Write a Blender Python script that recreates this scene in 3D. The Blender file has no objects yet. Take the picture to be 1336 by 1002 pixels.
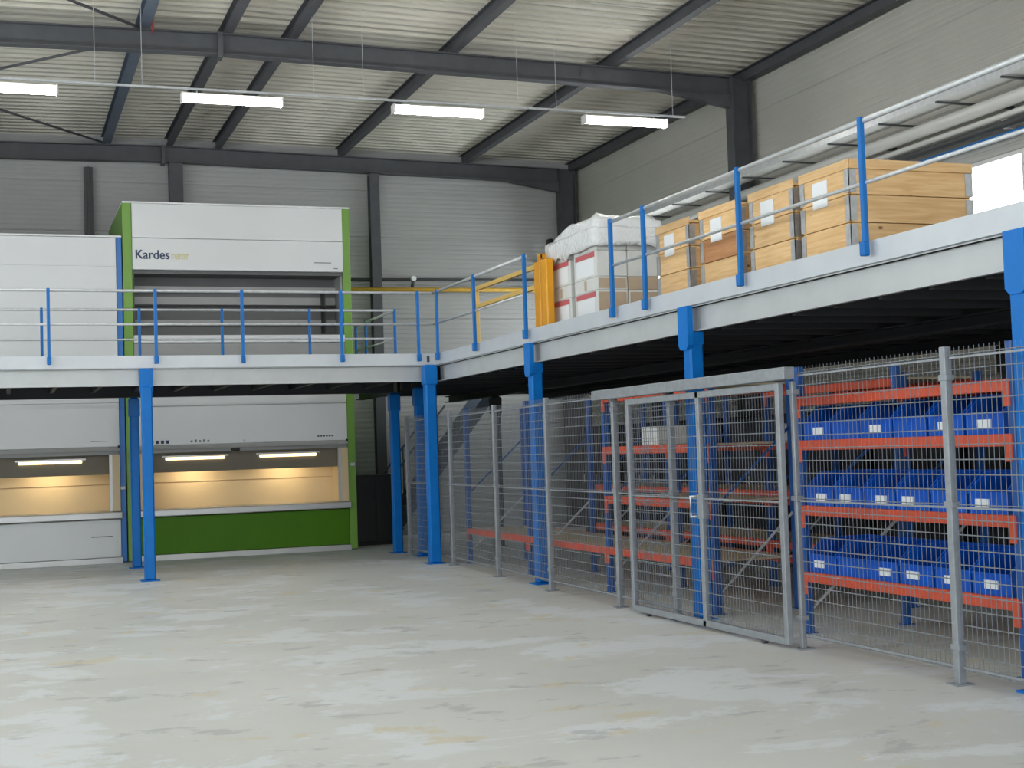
import bpy, bmesh, math, random
from mathutils import Vector, Matrix, noise
random.seed(7)
S = bpy.context.scene
COL = S.collection

# ------------------------------------------------------------------ camera
def cam_axes(pitch, yaw, roll):
    cy, sy = math.cos(yaw), math.sin(yaw); cp, sp = math.cos(pitch), math.sin(pitch)
    r = Vector((cy, sy, 0)); f = Vector((-sy*cp, cy*cp, sp)); u = r.cross(f)
    cr, sr = math.cos(roll), math.sin(roll)
    return cr*r + sr*u, -sr*r + cr*u, f
_r, _u, _f = cam_axes(0.0468704, -0.35209988, -0.03303672)
cd = bpy.data.cameras.new('camera'); cam = bpy.data.objects.new('camera', cd); COL.objects.link(cam)
M4 = Matrix.Identity(4)
for i in range(3):
    M4[i][0], M4[i][1], M4[i][2] = _r[i], _u[i], -_f[i]
M4[0][3], M4[1][3], M4[2][3] = -6.22905164, -20.26093141, 1.66461556
cam.matrix_world = M4
cd.sensor_fit = 'HORIZONTAL'; cd.sensor_width = 36.0; cd.lens = 1822.747/1336*36.0
cd.clip_start = 0.05; cd.clip_end = 300
S.camera = cam

# ------------------------------------------------------------------ exposure, sky
vs = S.view_settings
vs.view_transform = 'Standard'; vs.look = 'None'; vs.gamma = 1.0; vs.exposure = 0.6
try: vs.use_curve_mapping = False
except Exception: pass
W = bpy.data.worlds.new('overcast_sky'); S.world = W; W.use_nodes = True
bg = W.node_tree.nodes['Background']
bg.inputs[0].default_value = (0.96, 0.975, 0.985, 1); bg.inputs[1].default_value = 5.0

# hall dimensions (metres): mezzanine corner is the origin
XL, XR = -11.9, 5.5        # left / right wall inner faces
YR, YB = -30.0, 7.35       # rear (behind camera) / back wall inner faces
def zroof(x): return 7.74 - 0.016*abs(x+3.2)      # top of rafters / underside of purlins

# daylight portals: they only guide sky light through the window openings
def portal(name, loc, rot, sx, sy):
    l = bpy.data.lights.new(name, 'AREA'); l.shape = 'RECTANGLE'; l.size = sx; l.size_y = sy
    l.cycles.is_portal = True
    o = bpy.data.objects.new(name, l); COL.objects.link(o); o.location = loc; o.rotation_euler = rot
H = math.pi/2
LEFT_WIN = [(-28.5, -21.5), (-20.5, -13.5), (-12.5, -5.5), (-4.5, 1.5)]
LWZ = (3.2, 6.2)
REAR_DOORS = [(-10.4, -5.4), (-3.8, 1.2)]
RDZ = 4.6
RIGHT_WIN = [(-7.5, -5.5), (-14.8, -8.2), (-22.0, -16.0), (-5.3, -.7), (.0, 6.6)]
RWZ = (4.42, 5.12)
RWZS = [RWZ, RWZ, RWZ, RWZ, (3.3, 5.12)]
for a, b in LEFT_WIN: portal('daylight_portal', (XL-.12, (a+b)/2, sum(LWZ)/2), (0, -H, 0), LWZ[1]-LWZ[0], b-a)
for a, b in REAR_DOORS: portal('daylight_portal', ((a+b)/2, YR-.12, RDZ/2), (H, 0, 0), b-a, RDZ)
for (a, b), z_ in zip(RIGHT_WIN, RWZS): portal('daylight_portal', (XR+.12, (a+b)/2, sum(z_)/2), (0, H, 0), z_[1]-z_[0], b-a)

# ------------------------------------------------------------------ materials
def lin(c):
    def f(v):
        v /= 255.0
        return v/12.92 if v <= .04045 else ((v+.055)/1.055)**2.4
    return (f(c[0]), f(c[1]), f(c[2]), 1)
MATS = {}
def mat(name, rgb, rough=.5, metal=0.0, var=.06, scale=6.0, bump=0.0, bscale=60.0, stretch=(1,1,1), spec=.5):
    m = bpy.data.materials.new(name); m.use_nodes = True; nt = m.node_tree
    b = nt.nodes['Principled BSDF']; L = nt.links.new
    tc = nt.nodes.new('ShaderNodeTexCoord'); mp = nt.nodes.new('ShaderNodeMapping')
    mp.inputs['Scale'].default_value = stretch
    L(tc.outputs['Object'], mp.inputs[0])
    n = nt.nodes.new('ShaderNodeTexNoise'); n.inputs['Scale'].default_value = scale; n.inputs['Detail'].default_value = 4
    L(mp.outputs[0], n.inputs['Vector'])
    r = nt.nodes.new('ShaderNodeValToRGB'); c = lin(rgb)
    r.color_ramp.elements[0].position = .3; r.color_ramp.elements[1].position = .7
    r.color_ramp.elements[0].color = tuple(v*(1-var) for v in c[:3]) + (1,)
    r.color_ramp.elements[1].color = tuple(min(1, v*(1+var)) for v in c[:3]) + (1,)
    L(n.outputs['Fac'], r.inputs[0]); L(r.outputs[0], b.inputs['Base Color'])
    b.inputs['Roughness'].default_value = rough; b.inputs['Metallic'].default_value = metal
    b.inputs['Specular IOR Level'].default_value = spec
    if bump:
        n2 = nt.nodes.new('ShaderNodeTexNoise'); n2.inputs['Scale'].default_value = bscale
        L(mp.outputs[0], n2.inputs['Vector'])
        bp = nt.nodes.new('ShaderNodeBump'); bp.inputs['Strength'].default_value = bump; bp.inputs['Distance'].default_value = .01
        L(n2.outputs['Fac'], bp.inputs['Height']); L(bp.outputs[0], b.inputs['Normal'])
    MATS[name] = m
    return m
def emis(name, rgb, strength):
    m = bpy.data.materials.new(name); m.use_nodes = True; nt = m.node_tree
    b = nt.nodes['Principled BSDF']
    b.inputs['Base Color'].default_value = lin(rgb); b.inputs['Emission Color'].default_value = lin(rgb)
    b.inputs['Emission Strength'].default_value = strength
    MATS[name] = m
    return m

mat('wall_sheet', (166,168,168), .5, 0, .03, 1.5)
mat('wall_sheet_side', (180,179,172), .5, 0, .03, 1.5)
mat('roof_sheet', (200,197,186), .55, 0, .06, 1.2, stretch=(.15,1.5,1))
mat('steel_dark', (78,80,85), .55, .1, .12, 4)
mat('steel_strut', (92,104,120), .5, .2, .1, 4)
mat('blue_paint', (0,110,194), .42, 0, .06, 5, spec=.25)
mat('rail_blue', (22,108,184), .42, 0, .06, 5, spec=.25)
mat('galv', (200,204,207), .38, .3, .10, 14)
mat('galv_fence', (146,152,158), .45, .3, .10, 14)
mat('fascia', (188,192,194), .4, .15, .05, 3)
mat('toe', (196,202,208), .4, .15, .04, 3)
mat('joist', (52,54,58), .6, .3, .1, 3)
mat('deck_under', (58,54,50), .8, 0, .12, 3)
mat('white_panel', (218,221,223), .35, 0, .02, 1.2)
mat('white_cap', (235,237,238), .35, 0, .02, 1.2)
mat('machine_green', (112,158,62), .4, 0, .03, 2)
mat('machine_green_shaded', (72,122,12), .45, 0, .05, 3, spec=.2)  # same machine green, with the shadow on the lower panel put into the colour
mat('machine_blue', (48,116,192), .4, 0, .03, 2)
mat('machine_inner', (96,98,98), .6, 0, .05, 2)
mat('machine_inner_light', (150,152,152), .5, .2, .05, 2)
mat('machine_beige', (222,200,160), .5, 0, .03, 2)
mat('machine_silver', (190,192,192), .35, .4, .05, 3)
mat('machine_taupe', (122,116,102), .6, 0, .05, 2)
mat('black', (20,21,23), .5, 0, .1, 5)
mat('locker_grey', (52,55,60), .5, 0, .08, 3)
mat('stair_steel', (86,98,114), .5, .1, .08, 4)
mat('cabinet_dark', (24,26,29), .5, 0, .1, 3)
mat('ink', (52,66,96), .6, 0, .02, 5)
mat('ink_grey', (110,118,128), .6, 0, .02, 5)
mat('ink_yellow', (212,206,160), .6, 0, .02, 5)
mat('label_paper', (232,236,240), .6, 0, .02, 5)
mat('red_beam', (206,82,52), .45, 0, .06, 5)
mat('rack_blue', (20,82,156), .45, 0, .08, 5)
mat('rack_board', (190,176,148), .7, 0, .08, 7)
mat('bin_blue', (0,84,190), .42, 0, .06, 6, spec=.25)
mat('yellow_paint', (228,158,14), .4, 0, .05, 5)
mat('yellow_pale', (222,186,104), .45, 0, .05, 5)
mat('yellow_pipe', (206,164,62), .45, 0, .05, 5)
mat('dark_pipe', (70,72,74), .5, .1, .06, 4)
mat('duct_white', (216,216,212), .45, 0, .03, 3)
mat('pallet_wood', (168,126,82), .75, 0, .18, 12, stretch=(1,1,1))
mat('carton_white', (214,216,214), .55, 0, .04, 6)
mat('carton_brown', (186,166,142), .65, 0, .06, 6)
mat('carton_red', (196,98,104), .6, 0, .05, 6)
mat('corner_hinge', (176,178,180), .4, .5, .12, 20)
mat('red_tag', (170,62,56), .5, 0, .05, 5)
mat('sensor_grey', (190,196,200), .4, 0, .04, 5)
mat('dark_gap', (74,46,32), .8, 0, .15, 8)
emis('lamp', (255,253,248), 26.0)
emis('machine_lamp', (255,226,170), 2.2)

def wood_mat(name, a, bcol):
    m = bpy.data.materials.new(name); m.use_nodes = True; nt = m.node_tree; L = nt.links.new
    b = nt.nodes['Principled BSDF']; b.inputs['Roughness'].default_value = .6
    tc = nt.nodes.new('ShaderNodeTexCoord'); oi = nt.nodes.new('ShaderNodeObjectInfo')
    add = nt.nodes.new('ShaderNodeVectorMath'); add.operation = 'ADD'
    mul = nt.nodes.new('ShaderNodeVectorMath'); mul.operation = 'SCALE'; mul.inputs['Scale'].default_value = 37.0
    cmb = nt.nodes.new('ShaderNodeCombineXYZ')
    for i in range(3): L(oi.outputs['Random'], cmb.inputs[i])
    L(cmb.outputs[0], mul.inputs[0]); L(tc.outputs['Object'], add.inputs[0]); L(mul.outputs[0], add.inputs[1])
    mp = nt.nodes.new('ShaderNodeMapping'); mp.inputs['Scale'].default_value = (1.2, 1.2, 16)
    L(add.outputs[0], mp.inputs[0])
    n = nt.nodes.new('ShaderNodeTexNoise'); n.inputs['Scale'].default_value = 2.2; n.inputs['Detail'].default_value = 5; n.inputs['Distortion'].default_value = .6
    L(mp.outputs[0], n.inputs['Vector'])
    r = nt.nodes.new('ShaderNodeValToRGB')
    r.color_ramp.elements[0].position = .3; r.color_ramp.elements[0].color = lin(bcol)
    r.color_ramp.elements[1].position = .68; r.color_ramp.elements[1].color = lin(a)
    L(n.outputs['Fac'], r.inputs[0])
    # knots
    v = nt.nodes.new('ShaderNodeTexVoronoi'); v.inputs['Scale'].default_value = 3.4
    mp2 = nt.nodes.new('ShaderNodeMapping'); mp2.inputs['Scale'].default_value = (.8, .8, 1.5)
    L(add.outputs[0], mp2.inputs[0]); L(mp2.outputs[0], v.inputs['Vector'])
    kr = nt.nodes.new('ShaderNodeValToRGB')
    kr.color_ramp.elements[0].position = .05; kr.color_ramp.elements[0].color = (1,1,1,1)
    kr.color_ramp.elements[1].position = .09; kr.color_ramp.elements[1].color = (0,0,0,1)
    L(v.outputs['Distance'], kr.inputs[0])
    hs = nt.nodes.new('ShaderNodeMix'); hs.data_type = 'RGBA'
    L(kr.outputs[0], hs.inputs[0]); L(r.outputs[0], hs.inputs[6]); hs.inputs[7].default_value = lin((120,78,44))
    # tone per board
    hv = nt.nodes.new('ShaderNodeHueSaturation')
    mr = nt.nodes.new('ShaderNodeMapRange'); mr.inputs[3].default_value = .86; mr.inputs[4].default_value = 1.08
    L(oi.outputs['Random'], mr.inputs[0]); L(mr.outputs[0], hv.inputs['Value']); L(hs.outputs[2], hv.inputs['Color'])
    L(hv.outputs[0], b.inputs['Base Color'])
    MATS[name] = m
wood_mat('crate_wood', (234,198,146), (212,168,112))
wood_mat('crate_wood_red', (200,146,96), (178,120,74))

def floor_mat():
    m = bpy.data.materials.new('concrete_floor'); m.use_nodes = True; nt = m.node_tree; L = nt.links.new
    b = nt.nodes['Principled BSDF']
    tc = nt.nodes.new('ShaderNodeTexCoord')
    def nz(scale, detail, st=(1,1,1), rough=.55, dist=0):
        mp = nt.nodes.new('ShaderNodeMapping'); mp.inputs['Scale'].default_value = st
        mp.inputs['Rotation'].default_value = (0,0,.5)
        L(tc.outputs['Object'], mp.inputs[0])
        n = nt.nodes.new('ShaderNodeTexNoise'); n.inputs['Scale'].default_value = scale; n.inputs['Detail'].default_value = detail
        n.inputs['Roughness'].default_value = rough; n.inputs['Distortion'].default_value = dist
        L(mp.outputs[0], n.inputs['Vector']); return n
    def ramp(src, stops):
        r = nt.nodes.new('ShaderNodeValToRGB'); e = r.color_ramp.elements
        e[0].position, e[0].color = stops[0]; e[1].position, e[1].color = stops[-1]
        for p, c in stops[1:-1]:
            q = e.new(p); q.color = c
        L(src, r.inputs[0]); return r
    def mix(f, a, c):
        k = nt.nodes.new('ShaderNodeMix'); k.data_type = 'RGBA'
        L(f, k.inputs[0]); L(a, k.inputs[6])
        if hasattr(c, 'links'): L(c, k.inputs[7])
        else: k.inputs[7].default_value = c
        return k.outputs[2]
    base = ramp(nz(.35, 5).outputs['Fac'], [(.3, lin((196,198,194))), (.5, lin((204,206,202))), (.7, lin((212,214,211)))])
    dust = ramp(nz(.75, 9, (1,1.3,1), .7, .3).outputs['Fac'], [(.52, (0,0,0,1)), (.56, (.6,.6,.6,1))])
    c = mix(dust.outputs[0], base.outputs[0], lin((222,227,232)))
    ochre = ramp(nz(1.1, 9, (1,1.4,1), .72, .3).outputs['Fac'], [(.59, (0,0,0,1)), (.62, (.6,.6,.6,1))])
    c = mix(ochre.outputs[0], c, lin((208,196,166)))
    dark = ramp(nz(1.6, 8, (1,1.6,1), .68, .2).outputs['Fac'], [(.58, (0,0,0,1)), (.63, (.5,.5,.5,1))])
    c = mix(dark.outputs[0], c, lin((160,162,163)))
    L(c, b.inputs['Base Color'])
    rr = nt.nodes.new('ShaderNodeMapRange'); rr.inputs[3].default_value = .38; rr.inputs[4].default_value = .62
    L(nz(1.3, 4).outputs['Fac'], rr.inputs[0]); L(rr.outputs[0], b.inputs['Roughness'])
    b.inputs['Specular IOR Level'].default_value = .35
    MATS['concrete_floor'] = m
floor_mat()

def film_mat():
    m = bpy.data.materials.new('stretch_film'); m.use_nodes = True; nt = m.node_tree; L = nt.links.new
    b = nt.nodes['Principled BSDF']; b.inputs['Base Color'].default_value = lin((226,229,232)); b.inputs['Roughness'].default_value = .22
    tc = nt.nodes.new('ShaderNodeTexCoord'); n = nt.nodes.new('ShaderNodeTexNoise')
    n.inputs['Scale'].default_value = 9; n.inputs['Detail'].default_value = 3; n.inputs['Distortion'].default_value = 1.5
    L(tc.outputs['Object'], n.inputs['Vector'])
    bp = nt.nodes.new('ShaderNodeBump'); bp.inputs['Strength'].default_value = .7; bp.inputs['Distance'].default_value = .04
    L(n.outputs['Fac'], bp.inputs['Height']); L(bp.outputs[0], b.inputs['Normal'])
    MATS['stretch_film'] = m
film_mat()
def glass_mat():
    m = bpy.data.materials.new('window_glass'); m.use_nodes = True; nt = m.node_tree; L = nt.links.new
    out = nt.nodes['Material Output']
    for x in list(nt.nodes):
        if x != out: nt.nodes.remove(x)
    t = nt.nodes.new('ShaderNodeBsdfTransparent'); g = nt.nodes.new('ShaderNodeBsdfGlossy'); g.inputs['Roughness'].default_value = .05
    t.inputs[0].default_value = (.95,.97,.97,1)
    mx = nt.nodes.new('ShaderNodeMixShader'); mx.inputs[0].default_value = .06
    L(t.outputs[0], mx.inputs[1]); L(g.outputs[0], mx.inputs[2]); L(mx.outputs[0], out.inputs[0])
    MATS['window_glass'] = m
glass_mat()

# ------------------------------------------------------------------ mesh helpers
class MB:
    def __init__(s): s.bm = bmesh.new()
    def box(s, x0, x1, y0, y1, z0, z1, bev=0):
        vs_ = [s.bm.verts.new(p) for p in [(x0,y0,z0),(x1,y0,z0),(x1,y1,z0),(x0,y1,z0),(x0,y0,z1),(x1,y0,z1),(x1,y1,z1),(x0,y1,z1)]]
        fs = [s.bm.faces.new([vs_[i] for i in q]) for q in [(3,2,1,0),(4,5,6,7),(0,1,5,4),(1,2,6,5),(2,3,7,6),(3,0,4,7)]]
        if bev:
            es = list({e for f in fs for e in f.edges})
            bmesh.ops.bevel(s.bm, geom=es, offset=bev, segments=1, affect='EDGES', profile=.5)
        return s
    def tube(s, pts, r, n=10, caps=True):
        pts = [Vector(p) for p in pts]; rings = []
        for i, p in enumerate(pts):
            if i == 0: d = pts[1]-pts[0]
            elif i == len(pts)-1: d = pts[-1]-pts[-2]
            else: d = (pts[i+1]-pts[i]).normalized() + (pts[i]-pts[i-1]).normalized()
            d.normalize()
            a = d.cross(Vector((0,0,1)) if abs(d.z) < .9 else Vector((1,0,0))).normalized(); b = d.cross(a)
            rings.append([s.bm.verts.new(p + r*(math.cos(2*math.pi*k/n)*a + math.sin(2*math.pi*k/n)*b)) for k in range(n)])
        for A, B in zip(rings, rings[1:]):
            for k in range(n):
                f = s.bm.faces.new([A[k], A[(k+1)%n], B[(k+1)%n], B[k]]); f.smooth = n > 5
        if caps:
            s.bm.faces.new(list(reversed(rings[0]))); s.bm.faces.new(rings[-1])
        return s
    def bar(s, p, q, w, h):
        """rectangular bar from p to q, w across (horizontal), h tall"""
        p, q = Vector(p), Vector(q); d = (q-p).normalized()
        a = d.cross(Vector((0,0,1)) if abs(d.z) < .95 else Vector((0,1,0))).normalized(); b = a.cross(d)
        v = [s.bm.verts.new(c + i*a*w/2 + j*b*h/2) for c in (p, q) for i, j in ((-1,-1),(1,-1),(1,1),(-1,1))]
        for f in [(3,2,1,0),(4,5,6,7),(0,1,5,4),(1,2,6,5),(2,3,7,6),(3,0,4,7)]: s.bm.faces.new([v[i] for i in f])
        return s
    def prism(s, prof, axis, a0, a1):
        """closed profile polygon extruded along an axis: prof in the other two coords (cyclic order kept)"""
        def P(u, v, t):
            return {'x': (t,u,v), 'y': (u,t,v), 'z': (u,v,t)}[axis]
        A = [s.bm.verts.new(P(u,v,a0)) for u, v in prof]; B = [s.bm.verts.new(P(u,v,a1)) for u, v in prof]
        n = len(prof)
        s.bm.faces.new(list(reversed(A))); s.bm.faces.new(B)
        for k in range(n): s.bm.faces.new([A[k], A[(k+1)%n], B[(k+1)%n], B[k]])
        return s
    def ibeam(s, axis, a0, a1, cu, zb, zt, w=.18, tf=.016, tw=.012):
        """I section: flanges horizontal, width w, running along axis 'x' or 'y' at cross coordinate cu"""
        prof = [(cu-w/2,zb),(cu+w/2,zb),(cu+w/2,zb+tf),(cu+tw/2,zb+tf),(cu+tw/2,zt-tf),(cu+w/2,zt-tf),(cu+w/2,zt),(cu-w/2,zt),(cu-w/2,zt-tf),(cu-tw/2,zt-tf),(cu-tw/2,zb+tf),(cu-w/2,zb+tf)]
        return s.prism(prof, axis, a0, a1)
    def mesh(s, name, m):
        bmesh.ops.recalc_face_normals(s.bm, faces=s.bm.faces[:])
        me = bpy.data.meshes.new(name); s.bm.to_mesh(me); s.bm.free()
        me.materials.append(MATS[m]); return me
    def build(s, name, m, parent=None, loc=(0,0,0)):
        return obj(name, s.mesh(name, m), parent, loc)
def obj(name, me, parent=None, loc=(0,0,0), rotz=0):
    o = bpy.data.objects.new(name, me); COL.objects.link(o)
    o.location = loc; o.rotation_euler = (0,0,rotz)
    if parent is not None: o.parent = parent
    return o
def tag(o, label=None, cat=None, group=None, kind=None):
    if label: o['label'] = label
    if cat: o['category'] = cat
    if group: o['group'] = group
    if kind: o['kind'] = kind
    return o
def thing(name, label, cat, loc=(0,0,0), group=None, rotz=0):
    o = bpy.data.objects.new(name, None); COL.objects.link(o); o.location = loc; o.rotation_euler = (0,0,rotz)
    return tag(o, label, cat, group)
def struct(o): o['kind'] = 'structure'; return o
def copy_tree(o, parent=None):
    c = o.copy(); COL.objects.link(c); c.parent = parent
    for ch in list(o.children): copy_tree(ch, c)
    return c
def text_part(body, size, m, parent, loc, name='lettering', spacing=1.0, width=None):
    cu = bpy.data.curves.new(name, 'FONT'); cu.body = body; cu.size = size; cu.extrude = .002; cu.offset = .004; cu.space_character = spacing
    t = bpy.data.objects.new(name, cu); COL.objects.link(t)
    dg = bpy.context.evaluated_depsgraph_get(); dg.update()
    me = bpy.data.meshes.new_from_object(t.evaluated_get(dg))
    bpy.data.objects.remove(t); me.materials.clear(); me.materials.append(MATS[m])
    w = max(v.co.x for v in me.vertices) - min(v.co.x for v in me.vertices)
    o = obj(name, me, parent, loc); o.rotation_euler = (H, 0, 0)
    if width: o.scale = (width/w, 1, 1)
    return o
ORD = ['first','second','third','fourth','fifth','sixth','seventh','eighth','ninth','tenth','eleventh']

# ================================================================== THE HALL
struct(tag(MB().box(XL-.2, XR+.2, YR-.2, YB+.2, -.2, 0).build('floor', 'concrete_floor'), 'light grey worn concrete floor with dusty patches', 'floor'))

# roof: slab with trapezoidal sheets below it
ceil = MB()
for xa, xb in ((XL-.2, -3.2), (-3.2, XR+.2)):
    za, zb = zroof(xa)+.27, zroof(xb)+.27
    ceil.prism([(xa,za),(xb,zb),(xb,zb+.12),(xa,za+.12)], 'y', YR-.2, YB+.2)
ceil = struct(tag(ceil.build('ceiling', 'joist'), 'warm grey ribbed metal roof deck between dark purlins', 'ceiling'))
def roof_sheet(xa, xb):
    b = MB(); n = 4; p = .25; d = .045
    prof = []
    for k in range(n):
        y = k*p
        prof += [(y+.004, 0 if k else 0), (y+.07, 0), (y+.095, d), (y+.2, d), (y+.225, 0)]
    prof.append((n*p-.012, 0))
    za, zb = zroof(xa)+.205, zroof(xb)+.205
    A = [b.bm.verts.new((xa, y, za+z)) for y, z in prof]; B = [b.bm.verts.new((xb, y, zb+z)) for y, z in prof]
    for k in range(len(prof)-1): b.bm.faces.new([A[k], B[k], B[k+1], A[k+1]])
    me = b.mesh('roof_sheet', 'roof_sheet'); return me
rs = [roof_sheet(XL, -3.2), roof_sheet(-3.2, XR)]
y = YB - 1.0
while y > YR - 1:
    for me in rs: obj('roof_sheet', me, ceil, (0, y, 0))
    y -= 1.0

# walls
ROWS = [0, 1.1, 2.2, 3.3, 4.42, 5.12, 6.1, 7.05, 7.98]
def slab_wall(name, axis, at, sgn, u0, u1, openings, label, zmax=7.95):
    """wall slab 0.15 thick with rectangular openings [(u0,u1,z0,z1)] cut out"""
    b = MB(); us = sorted({u0, u1} | {o[0] for o in openings} | {o[1] for o in openings})
    zs = sorted({0, zmax} | {o[2] for o in openings} | {o[3] for o in openings})
    for ua, ub in zip(us, us[1:]):
        for za, zb in zip(zs, zs[1:]):
            if any(o[0] <= ua and ub <= o[1] and o[2] <= za and zb <= o[3] for o in openings): continue
            lo, hi = (at, at+.15) if sgn > 0 else (at-.15, at)
            if axis == 'y': b.box(ua, ub, lo, hi, za, zb)
            else: b.box(lo, hi, ua, ub, za, zb)
    return struct(tag(b.build(name, 'wall_sheet'), label, 'wall'))
wall_back = slab_wall('wall_back', 'y', YB, 1, XL-.15, XR+.15, [], 'pale grey cladding wall behind the white machines')
wall_right = slab_wall('wall_right', 'x', XR, 1, YR-.15, YB+.15, [(a,b,*z_) for (a, b), z_ in zip(RIGHT_WIN, RWZS)], 'pale grey cladding wall behind the crates on the mezzanine')
wall_left = slab_wall('wall_left', 'x', XL, -1, YR-.15, YB+.15, [(a,b,LWZ[0],LWZ[1]) for a, b in LEFT_WIN], 'pale grey cladding wall with high windows on the left')
wall_rear = slab_wall('wall_rear', 'y', YR, -1, XL-.15, XR+.15, [(a,b,0,RDZ) for a, b in REAR_DOORS], 'pale grey cladding wall with wide loading doorways')

def ribbed(axis, length, h, m='wall_sheet'):
    """cladding panel: shallow horizontal ribs, runs along axis, faces the room (-y or -x)"""
    b = MB(); n = max(3, round(h/.1)); p = (h-.014)/n; prof = [(.012, .0)]
    for k in range(n):
        z = .007+k*p
        prof += [(0, z+.006), (0, z+p*.55), (.007, z+p*.62), (.007, z+p*.95)]
    prof += [(0, h-.008), (.012, h-.002)]
    A = []; B = []
    for d, z in prof:
        if axis == 'x': A.append(b.bm.verts.new((0, d, z))); B.append(b.bm.verts.new((length, d, z)))
        else: A.append(b.bm.verts.new((d, 0, z))); B.append(b.bm.verts.new((d, length, z)))
    for k in range(len(prof)-1): b.bm.faces.new([A[k], A[k+1], B[k+1], B[k]])
    return b.mesh('wall_panel', m)
cache = {}
def wall_panels(parent, axis, at, cuts, openings=(), m='wall_sheet'):
    for ua, ub in zip(cuts, cuts[1:]):
        for za, zb in zip(ROWS, ROWS[1:]):
            segs = [(ua, ub)]
            for oa, ob_, oz0, oz1 in openings:
                if za >= oz0-.01 and zb <= oz1+.01:
                    segs = [s_ for x in segs for s_ in ((x[0], min(x[1], oa)), (max(x[0], ob_), x[1])) if s_[1]-s_[0] > .02]
            for sa, sb in segs:
                key = (axis, round(sb-sa,2), round(zb-za,2), m)
                if key not in cache: cache[key] = ribbed(axis, sb-sa-.006, zb-za, m)
                obj('wall_panel', cache[key], parent, (sa, at, za) if axis == 'x' else (at, sa, za))
wall_panels(wall_back, 'x', YB-.014, [XL, -6.95, -3.0, .96, XR-.02])
wall_panels(wall_right, 'y', XR-.014, [YR, -22.7, -15.25, -7.8, -.35, YB-.02], [(a,b,*z_) for (a, b), z_ in zip(RIGHT_WIN, RWZS)], 'wall_sheet_side')

def make_window(name, axis, at, a, b, z0, z1, mulls, label):
    w = thing(name, label, 'window'); struct(w)
    fr = .05
    def bx(u0, u1, za, zb, d0, d1, nm, m):
        k = MB()
        if axis == 'x': k.box(at+d0, at+d1, u0, u1, za, zb)
        else: k.box(u0, u1, at+d0, at+d1, za, zb)
        return k.build(nm, m, w)
    bx(a, b, z0, z0+fr, -.02, .13, 'window_sill', 'duct_white'); bx(a, b, z1-fr, z1, 0, .13, 'window_head', 'duct_white')
    es = [a] + mulls + [b]
    for e in es: bx(max(a, e-fr/2), min(b, e+fr/2), z0+fr, z1-fr, 0.01, .12, 'mullion', 'duct_white')
    for e0, e1 in zip(es, es[1:]): bx(e0+fr/2, e1-fr/2, z0+fr, z1-fr, .06, .066, 'pane', 'window_glass')
for i, (a, b) in enumerate(RIGHT_WIN):
    n = max(2, round((b-a)/1.05)); ml = [a+(b-a)*k/n for k in range(1, n)]
    if i == 0: ml = [-6.6]
    make_window('window_%d' % (i+1), 'x', XR, a, b, RWZS[i][0], RWZS[i][1], ml, ['bright strip window low on the wall right of the wooden crates', 'strip window in the next bay of the right wall', 'strip window near the rear of the right wall', 'strip window hidden behind the wooden crates', 'strip window next to the back corner behind the carton stack'][i])
for i, (a, b) in enumerate(LEFT_WIN):
    make_window('window_%d' % (i+6), 'x', XL-.13, a, b, LWZ[0], LWZ[1], [a+(b-a)*k/4 for k in range(1,4)], 'high daylight window, %s along the left wall from the rear' % ORD[i])
for i, (a, b) in enumerate(REAR_DOORS):
    d = struct(thing('door_%d' % (i+1), 'open wide loading doorway in the rear wall, %s of the two' % ('left' if i else 'right'), 'door'))
    MB().box(a-.08, a, YR-.15, YR+.02, 0, RDZ+.08).build('door_jamb', 'steel_dark', d)
    MB().box(b, b+.08, YR-.15, YR+.02, 0, RDZ+.08).build('door_jamb', 'steel_dark', d)
    MB().box(a-.08, b+.08, YR-.15, YR+.02, RDZ, RDZ+.1).build('door_head', 'steel_dark', d)

# steel frame: columns, rafters, purlins
def hcol(x, y, z1, along, label, w=.26, d=.3, z0=0.0):
    """H column; web runs along 'x' or 'y'"""
    t = thing('steel_column', label, 'column', (x, y, 0), 'dark steel building columns')
    tf, tw = .016, .012
    s = MB()
    if along == 'x':
        s.box(-d/2, -d/2+tf, -w/2, w/2, z0, z1); s.box(d/2-tf, d/2, -w/2, w/2, z0, z1); s.box(-d/2+tf, d/2-tf, -tw/2, tw/2, z0, z1)
    else:
        s.box(-w/2, w/2, -d/2, -d/2+tf, z0, z1); s.box(-w/2, w/2, d/2-tf, d/2, z0, z1); s.box(-tw/2, tw/2, -d/2+tf, d/2-tf, z0, z1)
    s.build('shaft', 'steel_dark', t)
    MB().box(-.2, .2, -.2, .2, 0, .02).build('base_plate', 'steel_dark', t)
    return t
RAFT = [(7.12, 'dark rafter along the back wall above the white machines'), (-.35, 'dark rafter crossing the ceiling above the hanging lights'), (-7.8, 'dark rafter overhead in front of the hanging lights'), (-15.25, 'dark rafter overhead near the camera'), (-22.7, 'dark rafter overhead near the rear')]
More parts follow.
